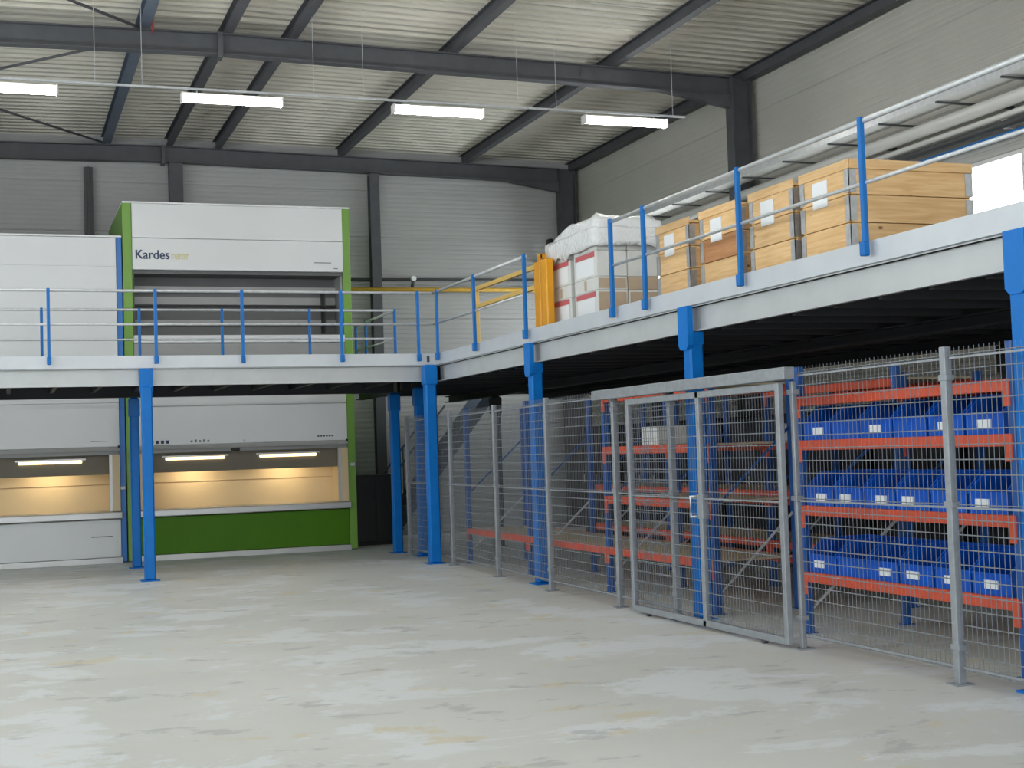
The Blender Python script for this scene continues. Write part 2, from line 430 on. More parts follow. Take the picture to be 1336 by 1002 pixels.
for i, (ry, lab) in enumerate(RAFT):
    t = thing('roof_rafter', lab, 'beam', (0, ry, 0), 'dark roof rafters')
    for xa, xb in ((XL+.35, -3.2), (-3.2, 5.05)):
        w, tf, tw, dp = .18, .018, .012, .31
        za, zb = zroof(xa), zroof(xb)
        k = MB()
        for yo0, yo1, lo, hi in ((-w/2, w/2, -dp, -dp+tf), (-w/2, w/2, -tf, 0), (-tw/2, tw/2, -dp+tf, -tf)):
            v = [k.bm.verts.new((x, yo, z+o)) for x, z in ((xa,za),(xb,zb)) for yo, o in ((yo0,lo),(yo1,lo),(yo1,hi),(yo0,hi))]
            for f in [(3,2,1,0),(4,5,6,7),(0,1,5,4),(1,2,6,5),(2,3,7,6),(3,0,4,7)]: k.bm.faces.new([v[j] for j in f])
        k.build('rafter_half', 'steel_dark', t)
    MB().box(-3.235, -3.165, -.11, .11, zroof(-3.2)-.36, zroof(-3.2)+.0).build('ridge_splice', 'steel_dark', t)
    # haunch under the eave end
    z5 = zroof(4.6)-.31
    MB().prism([(3.7, zroof(3.7)-.30), (5.05, z5-.0), (5.05, z5-.2)], 'y', -.07, .07).build('haunch', 'steel_dark', t)
    hcol(5.2, ry, zroof(5.2)-.0, 'x', ['dark corner column where back and right walls meet', 'dark column on the right wall behind the wooden crates', 'dark column on the right wall beyond the bright window', 'dark right wall column beside the camera', 'dark right wall column near the rear'][i], w=.24, d=.36)
for x, lab in ((-6.95, 'slim dark wall column behind the blue-edged machine'), (-2.96, 'dark wall column behind the green-edged machine'), (.98, 'slim dark wall column right of the green-edged machine')):
    hcol(x, 7.16, zroof(x)-.32, 'y', lab, w=.2 if x > 0 else .26, d=.2)
tag(MB().box(-4.66, -4.5, 7.2, 7.32, 0, 7.3).box(-4.6, -4.56, 7.16, 7.2, 0, 7.3).build('wall_post', 'dark_pipe'), 'slim grey post on the back wall above the blue-edged machine', 'post')
PURL = [-11.4, -9.2, -6.7, -4.25, -3.08, -2.15, .3, 2.95, 5.36]
pl = ['along the left eave', 'second from the left eave', 'third from the left eave', 'carrying the red tag', 'right under the roof ridge', 'just right of the ridge', 'above the corner of the mezzanine', 'above the hanging light nearest the right wall', 'along the top of the right wall']
for x, lab in zip(PURL, pl):
    heavy = x in (-4.25, 5.36)
    t = thing('roof_purlin', 'dark steel purlin '+lab, 'beam', (x, 0, zroof(x)+(.004 if x < 5 else -.03)), 'dark roof purlins')
    w = .16 if heavy else .13
    MB().ibeam('y', YR+.02, YB-.03, 0, 0, .195, w, .012, .01).build('purlin_beam', 'steel_strut' if x == -4.25 else 'steel_dark', t)
    if x == -4.25:
        MB().box(.085, .1, -.75, -.55, -.1, .12).build('red_tag', 'red_tag', t)
# eave beam on the right wall and wind bracing rods on the left
for p, q, lab in (((-4.3,-.5,7.7), (-9.1,-5.6,7.62), 'thin bracing rod at top left corner'), ((-4.3,.0,7.7), (-7.2,3.0,7.64), 'thin bracing rod running left from the tagged purlin'), ((-4.3,6.95,7.72), (-7.2,3.2,7.66), 'thin bracing rod at left by the back rafter')):
    tag(MB().tube([p, q], .022, 8).build('bracing_rod', 'steel_dark'), lab, 'rod', 'roof bracing rods')

# ================================================================== HANGING LIGHTS
LX = [(-6.81,-5.47), (-3.89,-2.55), (-.98,.35), (1.93,3.27)]
def light_row(y, labels, clabel):
    for (a, b), lab in zip(LX, labels):
        c = (a+b)/2; hl = (b-a)/2
        t = thing('strip_light', lab, 'light', (c, y, 6.46), 'hanging strip lights')
        MB().box(-hl, hl, -.05, .05, .05, .1, .006).build('housing', 'duct_white', t)
        d = MB(); n = 8
        prof = [(-.07,.05)] + [(-.07+.14*k/n, .05-.075*math.sin(math.pi*k/n)**.6) for k in range(1, n)] + [(.07,.05)]
        d.prism(prof, 'x', -hl+.01, hl-.01); d.build('diffuser', 'lamp', t)
        for s in (-1, 1):
            MB().box(s*hl-.012, s*hl+.012, -.075, .075, -.03, .1, .004).build('end_cap', 'duct_white', t)
            MB().tube([(s*hl*.7, 0, .1), (s*hl*.7, 0, .14)], .01, 6).build('clip', 'galv', t)
    t = thing('light_conduit', clabel, 'conduit', (0, y, 6.62))
    MB().box(-9.0, 3.6, -.014, .014, -.016, .012).build('trunking', 'galv', t)
    for x in (-8.2, -5.0, -4.4, -2.1, -1.4, .9, 1.5, 3.4):
        MB().tube([(x, 0, .012), (x, 0, zroof(x)+.2-6.62)], .004, 5).build('hanger_wire', 'galv', t)
light_row(-1.5, ['lit strip light cut by the left edge of the photo', 'lit strip light hanging above the green-edged machine', 'lit strip light third from the left', 'lit strip light nearest the right wall'], 'thin white trunking carrying the row of strip lights')
light_row(-9.0, ['strip light in the %s place of the row overhead' % o for o in ORD[:4]], 'white trunking of the overhead light row')
light_row(-16.5, ['strip light in the %s place of the row above the camera' % o for o in ORD[:4]], 'white trunking of the light row above the camera')

# ================================================================== MEZZANINE
DZ = 3.02; YE = -16.0
mz = thing('mezzanine_platform', 'grey L-shaped steel mezzanine platform on blue columns', 'platform')
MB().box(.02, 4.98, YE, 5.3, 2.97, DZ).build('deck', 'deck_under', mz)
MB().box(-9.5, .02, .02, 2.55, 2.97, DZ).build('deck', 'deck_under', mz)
def edge(axis, u0, u1, at, sgn):
    """toe plate + lip + recessed C beam along an edge. sgn: outward direction"""
    def bx(a, b, d0, d1, z0, z1, nm, m, bev=0):
        lo, hi = sorted((at+sgn*d0, at+sgn*d1)); k = MB()
        if axis == 'x': k.box(a, b, lo, hi, z0, z1, bev)
        else: k.box(lo, hi, a, b, z0, z1, bev)
        return k.build(nm, m, mz)
    bx(u0, u1, -.012, 0, 2.995, 3.16, 'toe_plate', 'toe')
    bx(u0, u1, -.012, .028, 2.983, 2.995, 'edge_lip', 'toe')
    bx(u0, u1, -.075, -.065, 2.735, 2.97, 'fascia_web', 'fascia')
    bx(u0, u1, -.075, -.01, 2.97, 2.982, 'fascia_flange', 'fascia')
    bx(u0, u1, -.075, -.015, 2.735, 2.747, 'fascia_flange', 'fascia')
edge('x', -9.5, 0, 0, -1); edge('y', YE, 0, 0, -1)
MB().ibeam('x', -9.5, 0, 2.48, 2.68, 2.965, .14).build('back_beam', 'joist', mz)
MB().ibeam('y', 2.6, 5.25, .1, 2.68, 2.965, .14).build('back_beam', 'joist', mz)
yy = -15.6
while yy < 5.2:
    MB().box(.1, 4.96, yy-.03, yy+.03, 2.72, 2.968).build('joist', 'joist', mz); yy += .62
for x in (1.85, 3.65): MB().ibeam('y', YE, 5.25, x, 2.6, 2.72, .16).build('main_beam', 'joist', mz)
xx = -9.2
while xx < -.2:
    MB().box(xx-.03, xx+.03, .12, 2.4, 2.76, 2.968).build('joist', 'joist', mz); xx += .62

def mezz_col(x, y, label, cap='plain', top=2.735, m='blue_paint', s=.075):
    t = thing('mezzanine_column', label, 'column', (x, y, 0), 'blue mezzanine columns')
    if cap == 'bracket':
        MB().box(-s, s, -s, s, .012, 2.72, .02).build('shaft', m, t)
        k = MB(); k.prism([(-.1,2.60),(-.06,2.56),(.06,2.56),(.1,2.60),(.1,2.975),(-.1,2.975)], 'x', -.085-x, -.025-x)
        k.box(-.06-x, s-.005, -.083, .083, 2.61, 2.728)
        k.build('cap_bracket', m, t)
    elif cap == 'bracket_y':
        MB().box(-s, s, -s, s, .012, 2.72, .02).build('shaft', m, t)
        k = MB(); k.prism([(-.095,2.66),(-.06,2.58),(.06,2.58),(.095,2.66),(.095,2.975),(-.095,2.975)], 'y', -.085-y, -.025-y)
        k.box(-.083, .083, -.06-y, s-.005, 2.63, 2.728)
        k.build('cap_bracket', m, t)
    else:
        MB().box(-s, s, -s, s, .012, top, .02).build('shaft', m, t)
        MB().box(-s-.015, s+.015, -s-.015, s+.015, top-.3, top-.02, .01).build('cap_bracket', m, t)
    MB().box(-s-.05, s+.05, -s-.05, s+.05, 0, .014).build('base_plate', m, t)
    return t
mezz_col(-4.29, -.07, 'bright blue column standing alone in front of the white machines', 'bracket_y')
mezz_col(-.15, -.12, 'blue column under the inner corner of the mezzanine', 'plain', 2.98, s=.085)
mezz_col(.02, -4.1, 'blue column behind the fence, nearest the mezzanine corner', 'bracket')
mezz_col(.02, -8.32, 'blue column behind the sliding fence door', 'bracket')
mezz_col(.02, -12.98, 'blue column cut by the right edge of the photo', 'bracket', s=.09)
mezz_col(-4.24, 2.48, 'shaded blue column between the two machines', 'plain', 2.68, s=.07)
mezz_col(0.0, 2.48, 'dark blue column right of the green-edged machine', 'plain', 2.68, s=.075)
mezz_col(.13, 1.45, 'shaded blue column just behind the corner column', 'plain', 2.72, m='blue_paint', s=.07)
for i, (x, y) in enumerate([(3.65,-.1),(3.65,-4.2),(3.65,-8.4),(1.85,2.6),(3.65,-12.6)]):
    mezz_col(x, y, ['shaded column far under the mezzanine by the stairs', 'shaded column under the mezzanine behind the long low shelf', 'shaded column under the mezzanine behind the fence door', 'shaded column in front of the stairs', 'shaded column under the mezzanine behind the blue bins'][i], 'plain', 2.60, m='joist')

def railing(name, label, pts, posts, group, zt=4.075, zm=3.6, out=(0,0), ends=True):
    """pts: path of the rails (x,y); posts: post positions; out: outward offset of the post foot"""
    t = thing(name, label, 'railing', (pts[0][0], pts[0][1], DZ), group)
    ox, oy = pts[0]
    def rel(p, z): return (p[0]-ox, p[1]-oy, z-DZ)
    for z, nm, r in ((zt, 'top_rail', .021), (zm, 'mid_rail', .016)):
        for p, q in zip(pts, pts[1:]):
            MB().tube([rel(p, z), rel(q, z)], r, 10).build(nm, 'galv', t)
    for p in posts:
        x, y, _ = rel(p, 0)
        MB().box(x-.022+out[0]*.018, x+.022+out[0]*.018, y-.022+out[1]*.018, y+.022+out[1]*.018, .02 if (out[0] or out[1]) else 0, zt-DZ+.028, .006).build('post', 'rail_blue', t)
        if out[0] or out[1]:
            MB().box(x-.03+out[0]*.03, x+.03+out[0]*.03, y-.03+out[1]*.03, y+.03+out[1]*.03, .02, .13, .008).build('post_foot', 'rail_blue', t)
        else:
            MB().box(x-.05, x+.05, y-.04, y+.04, 0, .012).build('post_foot', 'rail_blue', t)
    return t
G = 'blue-posted guard railings'
railing('guard_railing', 'silver railing with blue posts along the platform in front of the machines', [(-9.4,-.03),(-.03,-.03)], [(-8.4,-.03),(-7.0,-.03),(-5.58,-.03),(-4.14,-.03),(-2.92,-.03),(-1.46,-.03),(-.28,-.03)], G, out=(0,-1))
railing('guard_railing', 'short railing from the mezzanine corner to the yellow gate', [(-.03,-.03),(-.03,-4.03)], [(-.03,-.27),(-.03,-2.02),(-.03,-4.01)], G, out=(-1,0))
railing('guard_railing', 'long railing in front of the wooden crates', [(-.03,-6.62),(-.03,-15.8)], [(-.03,-6.65),(-.03,-7.46),(-.03,-9.41),(-.03,-11.31),(-.03,-13.3),(-.03,-15.2)], G, out=(-1,0))
railing('guard_railing', 'rear railing of the platform close to the machine openings', [(-9.4,2.5),(.06,2.5)], [(-8.5,2.5),(-7.05,2.5),(-5.6,2.5),(-4.13,2.5),(-2.83,2.5),(-1.4,2.5)], G)
railing('guard_railing', 'short railing running back beside the green-edged machine', [(.06,2.5),(.06,5.3)], [(.06,2.5),(.06,4.5),(.06,5.25)], G)
# grey plate at the corner of the toe board
MB().box(-.145, -.105, -.012, -.001, 3.03, 3.12).build('splice_plate', 'dark_pipe', mz)

# ================================================================== STORAGE MACHINES
YM = 3.89
def machine(x0, x1, ztop, label, side, accent, low, right=True, opening=True):
    t = thing('vertical_lift_machine', label, 'machine', ((x0+x1)/2, YM, 0))
    cx = (x0+x1)/2
    def B(a, b, d0, d1, z0, z1, nm, m, par=t, bev=0):
        return MB().box(a-cx, b-cx, d0, d1, z0, z1, bev).build(nm, m, par)
    D = 3.0
    fw = .15 if opening else .1
    # carcass
    B(x0, x0+.06, .05, D, .02, ztop-.03, 'side_panel', side); B(x1-.06, x1, .05, D, .02, ztop-.03, 'side_panel', side)
    B(x0+.06, x1-.06, D-.06, D, .02, ztop-.03, 'back_panel', 'white_panel')
    B(x0, x1, -.03, D, ztop-.03, ztop, 'top_cap', 'white_cap', bev=.006)
    B(x0, x0+fw, 0, .06, .02, ztop-.03, 'corner_frame', side, bev=.006); B(x1-fw+.01, x1, 0, .06, .02, ztop-.03, 'corner_frame', side, bev=.006)
    a, b = x0+fw+.005, x1-fw+.005
    if opening:
        B(a, b, -.05, .03, 4.9, 5.435, 'front_panel', 'white_panel', bev=.008); B(a, b, -.05, .03, 5.441, ztop-.035, 'front_panel', 'white_panel', bev=.008)
        # upper access opening
        up = B(a, b, .55, .6, 3.4, 4.9, 'upper_opening_back', 'machine_inner')
        B(a, b, .03, .55, 4.84, 4.9, 'upper_opening_top', 'machine_inner')
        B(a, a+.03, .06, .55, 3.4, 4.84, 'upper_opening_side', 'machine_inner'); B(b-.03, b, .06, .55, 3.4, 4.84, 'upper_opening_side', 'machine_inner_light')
        B(a+.03, b-.03, .46, .55, 4.58, 4.68, 'tray_guide', 'machine_inner_light', up); B(a+.03, b-.03, .44, .55, 4.33, 4.36, 'tray_guide', 'black', up)
        B(a+.03, b-.03, .50, .55, 4.37, 4.5, 'tray_guide', 'machine_inner_light', up)
        B(a+.03, b-.03, .48, .55, 4.0, 4.1, 'tray_guide', 'machine_inner_light', up)
        B(b-.3, b-.28, .2, .5, 3.85, 4.6, 'inner_frame', 'black', up)
        B(a, b, -.04, .5, 3.66, 3.79, 'upper_counter', 'white_panel', bev=.01)
        B(a, b, 0, .04, 3.05, 3.655, 'front_panel', 'machine_inner_light', bev=.005)
        B(a, b, -.01, .04, 2.585, 3.045, 'front_panel', 'white_panel', bev=.006)
    else:
        zs = [2.665, 3.4, 4.2, 4.95, ztop-.035]
        for z0, z1 in zip(zs, zs[1:]): B(a, b, -.02, .04, z0, z1-.002, 'front_panel', 'white_panel', bev=.002)
    B(a, b, -.02, .04, 1.93, 2.58 if opening else 2.66, 'front_panel', 'white_panel', bev=.006)
    # slanted hood above the lower opening
    MB().prism([(-.07,1.86),(.04,1.86),(.04,1.925),(-.03,1.925)], 'x', a-cx, b-cx).build('hood', 'machine_silver', t)
    # lower opening: back, roof, sides
    B(a, b, .75, .8, .6, 1.9, 'opening_back', 'machine_beige')
    B(a, b, .04, .75, 1.8, 1.86, 'opening_top', 'machine_inner_light')
    B(a+.12, b-.12, .26, .30, 1.47, 1.80, 'lamp_box_front', 'machine_taupe')
    B(a+.12, b-.12, .30, .44, 1.62, 1.80, 'lamp_box', 'machine_inner_light')
    B(a, b, .735, .748, 1.29, 1.297, 'back_seam', 'pallet_wood')
    B(a, a+.12, -.02, .75, .86, 1.8, 'opening_side', 'machine_beige'); B(b-.12, b, -.02, .75, .86, 1.8, 'opening_side', 'machine_beige')
    B(a+.12, a+.17, -.0, .06, .86, 1.8, 'opening_post', 'machine_silver'); B(b-.17, b-.12, -.0, .06, .86, 1.8, 'opening_post', 'machine_silver')
    B(a-.04, b+.02, -.13, .75, .74, .85, 'counter', 'machine_silver', bev=.012)
    B(a, b, -.01, .04, .1, .725, 'lower_panel', low, bev=.006)
    B(a-.05, b+.02, -.03, .05, 0, .095, 'plinth', 'machine_silver', bev=.004)
    B(x0, x1, .05, D, 0, .02, 'base', 'steel_dark')
    # lamps under the roof of the opening
    mid = (a+b)/2
    for c in (mid-.8, mid+.8):
        B(c-.5, c+.5, .235, .262, 1.675, 1.72, 'lamp_tube', 'machine_lamp', bev=.008)
        B(c-.56, c+.56, .225, .262, 1.722, 1.75, 'lamp_housing', 'machine_silver')
        l = bpy.data.lights.new('lamp_glow', 'AREA'); l.shape = 'RECTANGLE'; l.size = .5; l.size_y = .06; l.energy = 4.4; l.color = (1.0, .80, .50)
        lo = bpy.data.objects.new('lamp_glow', l); COL.objects.link(lo); lo.parent = t; lo.location = (c-cx, .37, 1.615); lo.rotation_euler = (math.radians(35), 0, 0)
    B(b-.03, b+.0, -.06, -.02, 1.91, 1.95, 'indicator', 'black')
    return t, cx
m1, cx1 = machine(-4.25, -.34, 6.06, 'tall white lift machine with green edges and green lower panel', 'machine_green', 'green', 'machine_green_shaded')
tx = text_part('Kardes', .21, 'ink', m1, (-4.055-cx1, -.053, 5.085), 'lettering', 1.0, .56); tx['label'] = 'dark blue lettering'
tx = text_part('remr', .2, 'ink_yellow', m1, (-3.46-cx1, -.053, 5.085), 'lettering', 1.0, .30); tx['label'] = 'pale yellow lettering'
for k in range(4):
    MB().box(-3.86+k*.085-cx1, -3.81+k*.085-cx1, -.024, -.02, 1.955, 2.01, .006).build('mark', 'ink', m1)
for k in range(5):
    MB().box(-3.2+k*.07-cx1, -3.165+k*.07-cx1, -.023, -.02, 1.965, 2.0+.012*(k%2), .004).build('mark', 'ink_grey', m1)
for k in range(6): MB().box(-1.02+k*.05-cx1, -.985+k*.05-cx1, -.023, -.02, 2.0, 2.025).build('mark', 'ink', m1)
MB().box(-1.0-cx1, -.7-cx1, -.053, -.05, 5.05, 5.065).build('mark', 'ink_grey', m1); MB().box(-.66-cx1, -.58-cx1, -.053, -.05, 4.95, 4.965).build('mark', 'ink_grey', m1)
MB().box(-2.53-cx1, -2.38-cx1, -.09, -.05, 1.80, 1.85, .01).build('latch', 'black', m1)
MB().box(-.45-cx1, -.36-cx1, -.03, 0, 1.47, 1.53, .01).build('sensor', 'sensor_grey', m1)
MB().box(-2.31-cx1, -2.27-cx1, -.03, -.02, 1.95, 1.99, .005).build('sensor', 'sensor_grey', m1)
m2, cx2 = machine(-8.25, -4.268, 5.47, 'white lift machine with a blue right edge, cut by the left edge of the photo', 'machine_blue', 'blue', 'white_panel', opening=False)
MB().box(-4.36-cx2, -4.28-cx2, -.03, 0, 1.21, 1.27, .01).build('sensor', 'sensor_grey', m2)
MB().box(-4.82-cx2, -4.56-cx2, -.023, -.02, 2.02, 2.03).build('mark', 'ink_grey', m2)
MB().box(-4.84-cx2, -4.5-cx2, -.013, -.01, .44, .455).build('mark', 'ink_grey', m2)

# dark cabinet and stairs beyond the machines, under the platform
cb = thing('dark_cabinet', 'black cabinet in the shade right of the green-edged machine', 'cabinet', (.22, 5.1, 0))
MB().box(-.42, .42, -.35, .35, .06, 1.28, .01).build('body', 'cabinet_dark', cb)
MB().box(-.4, .4, -.32, .32, 0, .06).build('plinth', 'black', cb)
for s in (-1, 1): MB().box(s*.205-.195, s*.205+.195, -.365, -.352, .1, 1.24, .004).build('door', 'cabinet_dark', cb)
# dark lockers added along the wall to darken the background under the mezzanine
lk = None
lkl = ['by the stair foot', 'second from the stairs', 'third from the stairs', 'fourth from the stairs', 'fifth from the stairs', 'behind the sliding door', 'behind the left blue bins', 'behind the right blue bins', 'beyond the blue bins']
for k in range(9):
    y_ = 3.6-1.9*k
    lab = 'added dark locker darkening the wall under the mezzanine, ' + lkl[k]
    if lk is None:
        t = lk = thing('added_dark_locker', lab, 'locker', (4.55, y_, 0), 'added dark lockers under the mezzanine')
        MB().box(-.3, .3, -.85, .85, .05, 2.05, .008).build('body', 'cabinet_dark', t)
        MB().box(-.28, .28, -.83, .83, 0, .05).build('plinth', 'black', t)
        for q in (-1, 0, 1):
            d_ = MB().box(-.315, -.301, q*.56-.27, q*.56+.27, .1, 2.0, .004).build('door', 'locker_grey', t)
            MB().box(-.325, -.315, q*.56+.2, q*.56+.23, 1.0, 1.15).build('handle', 'galv', d_)
    else:
        c_ = copy_tree(lk); c_.location = (4.55, y_, 0); c_['label'] = lab
st = thing('steel_stairs', 'grey steel stairs climbing to the right under the mezzanine', 'stairs', (.75, 5.7, 0))
for yy in (0, .85):
    MB().bar((0, yy, .1), (2.1, yy, 2.75), .04, .2).build('stringer', 'stair_steel', st)
    MB().tube([(-.15, yy, .95), (1.6, yy, 3.1)][:1] + [(1.15, yy, 2.56)], .02, 8).build('handrail', 'stair_steel', st)
    for k in range(3): MB().tube([(.1+.42*k, yy, .2+.53*k), (.1+.42*k, yy, 1.26+.52*k)], .015, 6).build('handrail_post', 'stair_steel', st)
for k in range(12): MB().box(.05+.16*k, .27+.16*k, .03, .82, .2+.205*k, .225+.205*k).build('tread', 'stair_steel', st)

# ================================================================== FENCE
XF = -.24; FZ = 2.2
FENCE_POSTS = [(-.01,1.7), (-.01,-.62), (-.1,-2.85), (-.2,-4.98), (XF,-7.0), (XF,-8.3), (XF,-10.5), (XF,-12.44), (XF,-14.4)]
plab = ['at the far end behind the corner column', 'just right of the corner column', 'second right of the corner column', 'beside the blue column with the bracket', 'left of the sliding door', 'seen through the left half of the sliding door', 'at the closing edge of the sliding door', 'standing in front of the blue bins', 'beyond the right edge of the photo']
for i, (fx, y) in enumerate(FENCE_POSTS):
    t = thing('fence_post', 'galvanised fence post '+plab[i], 'fence post', (fx, y, 0), 'galvanised fence posts')
    w_ = .022 if i == 6 else .03
    MB().box(-w_, w_, -w_, w_, .008, FZ+(.06 if i != 6 else -.06), .006).build('post', 'galv_fence', t)
    MB().box(-.07, .07, -.06, .06, 0, .01).build('base_plate', 'galv_fence', t)
    for z in (.25, 1.2, 2.05): MB().box(-.034, .034, -.045, .045, z-.02, z+.02, .004).build('clamp', 'galv_fence', t)
def wire(w, l, z0, z1, hz, pitch=.05, r=.0026):
    n = max(2, int(l/pitch))
    for k in range(n+1): w.tube([(0, -l*k/n, z0), (0, -l*k/n, z1)], r, 3, False)
    for z in hz: w.tube([(.005, 0, z), (.005, -l, z)], r*1.6, 4, False)
wcache = {}
pan = ['between the far end post and the corner column', 'first one right of the corner column', 'second one right of the corner column', 'third one, with a blue column behind it', None, None, 'in front of the left blue bins', 'at the right edge in front of the blue bins']
pl2 = {4: 'narrow one partly behind the sliding door'}
for i, ((xa, ya), (xb, yb)) in enumerate(zip(FENCE_POSTS, FENCE_POSTS[1:])):
    if i == 5: continue                      # doorway
    lab = 'galvanised wire mesh fence panel, ' + (pan[i] or pl2[i])
    t = thing('mesh_fence_panel', lab, 'fence panel', (xa, ya-.045, .1), 'wire mesh fence panels', math.asin((xb-xa)/math.hypot(xb-xa, ya-yb)))
    L_ = math.hypot(xb-xa, ya-yb)-.09
    key = round(L_, 2)
    if key not in wcache:
        w = MB(); wire(w, L_, 0, 2.15, [.1*k for k in range(22)])
        b = {}
        for nm, z in (('bottom_bar', .02), ('middle_bar', 1.08), ('top_bar', 2.08)):
            b[nm] = MB().box(-.006, .012, -L_, 0, z-.007, z+.007).mesh(nm, 'galv_fence')
        wcache[key] = (w.mesh('wire_mesh', 'galv_fence'), b)
    me, bars = wcache[key]
    o = obj('wire_mesh', me, t); o['kind'] = 'stuff'
    for nm, bm_ in bars.items(): obj(nm, bm_, t)
# sliding door with its track
XD = -.33
t = thing('sliding_fence_door', 'sliding mesh door with grey frame and centre stile', 'door leaf', (XD, -7.55, .03))
LD = 2.88
for y in (0, -1.5, -LD): MB().box(-.025, .025, y-.03, y+.03, .0, 2.1, .006).build('stile', 'galv_fence', t)
for z, nm in ((.03, 'bottom_rail'), (2.07, 'top_rail')): MB().box(-.025, .025, -LD+.03, -.03, z-.03, z+.03, .006).build(nm, 'galv_fence', t)
MB().box(-.01, .01, -LD+.03, -.03, 1.133, 1.147).build('middle_bar', 'galv_fence', t)
w = MB(); w2 = MB()
n = int((LD-.06)/.05)
for k in range(n+1): w.tube([(0, -.03-(LD-.06)*k/n, .06), (0, -.03-(LD-.06)*k/n, 2.04)], .0026, 3, False)
for k in range(20): w.tube([(.005, -.03, .1+.1*k), (.005, -LD+.03, .1+.1*k)], .0042, 4, False)
o = w.build('wire_mesh', 'galv_fence', t); o['kind'] = 'stuff'
h = MB().tube([(-.03,-1.44,.98), (-.09,-1.44,.98), (-.09,-1.44,1.16), (-.03,-1.44,1.16)], .011, 8).build('handle', 'label_paper', t); h['label'] = 'white pull handle'
MB().box(-.035, .035, -1.56, -1.46, .96, 1.18, .005).build('lock_plate', 'galv_fence', t)
for y in (-.3, -2.5): MB().tube([(-.02, y, -.0), (.02, y, -.0)], .03, 12).build('floor_roller', 'steel_dark', t)
tr = thing('door_track', 'grey box track above the sliding mesh door', 'door track', (XD, -6.74, 2.15))
MB().box(-.05, .05, -3.86, 0, 0, .1, .005).build('track_beam', 'galv_fence', tr)
for y in (-.27, -1.56): MB().box(.04, .115, y-.03, y+.03, -.02, .08).build('bracket', 'galv_fence', tr)
# ================================================================== RACKS
def rack(label, x0, ys, levels, depth=.9, H_=2.3, boards=True):
    """levels: per bay list of beam heights; ys: upright positions (descending Y)"""
    t = thing('storage_rack', label, 'rack', (x0, ys[0], 0), 'orange and blue storage racks')
    for y in ys:
        for x in (0, depth):
            MB().box(x-.035, x+.035, y-ys[0]-.035, y-ys[0]+.035, .006, H_, .005).build('upright', 'rack_blue', t)
            MB().box(x-.06, x+.06, y-ys[0]-.05, y-ys[0]+.05, 0, .008).build('foot_plate', 'rack_blue', t)
        z = .2
        while z+.7 < H_:
            MB().bar((.03, y-ys[0], z), (depth-.03, y-ys[0], z+.75), .02, .02).build('brace', 'rack_blue' if z > .5 else 'galv', t)
            z += .85
    for (ya, yb), lv in zip(zip(ys, ys[1:]), levels):
        a, b = ya-ys[0]-.037, yb-ys[0]+.037
        for z in lv:
            for x in (-.012, depth+.012):
                k = MB().box(x-.022, x+.022, b, a, z-.085, z, .004)
                k.build('beam', 'red_beam', t)
            for e in (a+.005, b-.005): MB().box(-.042, -.034, e-.035, e+.035, z-.19, z+.0).build('beam_hook', 'red_beam', t)
            if boards:
                n = 4; L_ = (a-b)/n
                for k in range(n): MB().box(.015, depth-.015, b+k*L_+.004, b+(k+1)*L_-.004, z-.02, z-.001).build('shelf_board', 'rack_board', t)
    return t
rack('orange-beamed rack holding the blue bins behind the right end of the fence', .3, [-9.72, -12.46], [[.53, 1.1, 1.66, 2.04]], 1.0)
rack('long low rack behind the left part of the fence', .3, [-.45, -3.0, -5.55, -8.1], [[.52], [.52], [.52, 1.1, 1.66, 2.25]], .9)
rack('shaded rack in the second row, seen through the sliding door', 2.1, [-.9, -3.5, -6.1, -8.7, -11.3], [[.53,1.1], [.53, 1.1, 1.66], [.53, 1.1, 1.66, 2.25], [.53, 1.1, 1.66]], .9)
# blue bins
def make_bin(w, d, h):
    s = MB(); tk = .012
    s.box(0, d, -w/2, w/2, 0, tk); s.box(d-tk, d, -w/2, w/2, tk, h)
    for q in (-1, 1):
        y0, y1 = sorted((q*w/2, q*(w/2-tk)))
        s.prism([(0,tk),(d-tk,tk),(d-tk,h),(.14,h),(0,h*.55)], 'y', y0, y1)
    s.box(-.0, tk, -w/2+tk, w/2-tk, tk, h*.52)
    s.box(-.012, .003, -w/2, w/2, h*.48, h*.54)
    return s.mesh('bin_body', 'bin_blue')
bm0 = make_bin(.405, .6, .29)
lb0 = MB().box(-.016, -.0005, -.07, .07, .045, .105).mesh('label_card', 'label_paper')
rows = [(1.661, 'upper', [1,0,1,0,1,1]), (1.101, 'middle', [1,1,1,1,0,1]), (.531, 'lower', [1,0,1,1,1,1])]
posn = ['at the left end', 'second from the left', 'third from the left', 'fourth from the left', 'behind the fence post', 'at the right end']
for z, rn, lbs in rows:
    for k in range(6):
        t = thing('storage_bin', 'blue plastic bin on the %s orange shelf, %s' % (rn, posn[k]), 'bin', (.3, -9.97-.432*k+random.uniform(-.008,.008), z), 'blue storage bins')
        obj('bin_body', bm0, t)
        if lbs[k]: obj('label_card', lb0, t, (0, random.uniform(-.05,.05), 0))
# a few things on the shaded shelves
for y, z, x in ((-6.4, 1.661, 2.3), (-7.3, 1.661, 2.3), (-6.7, 1.661, .4)):
    tag(MB().box(-.15, .35, -.2, .2, 0, .2, .01).build('small_carton', 'carton_white', None, (x+.05, y, z)), {-6.4: 'small pale carton on the shaded second row shelf', -7.3: 'pale carton left of the upright in the second row', -6.7: 'white carton on the third shelf behind the fence door'}[y], 'carton')

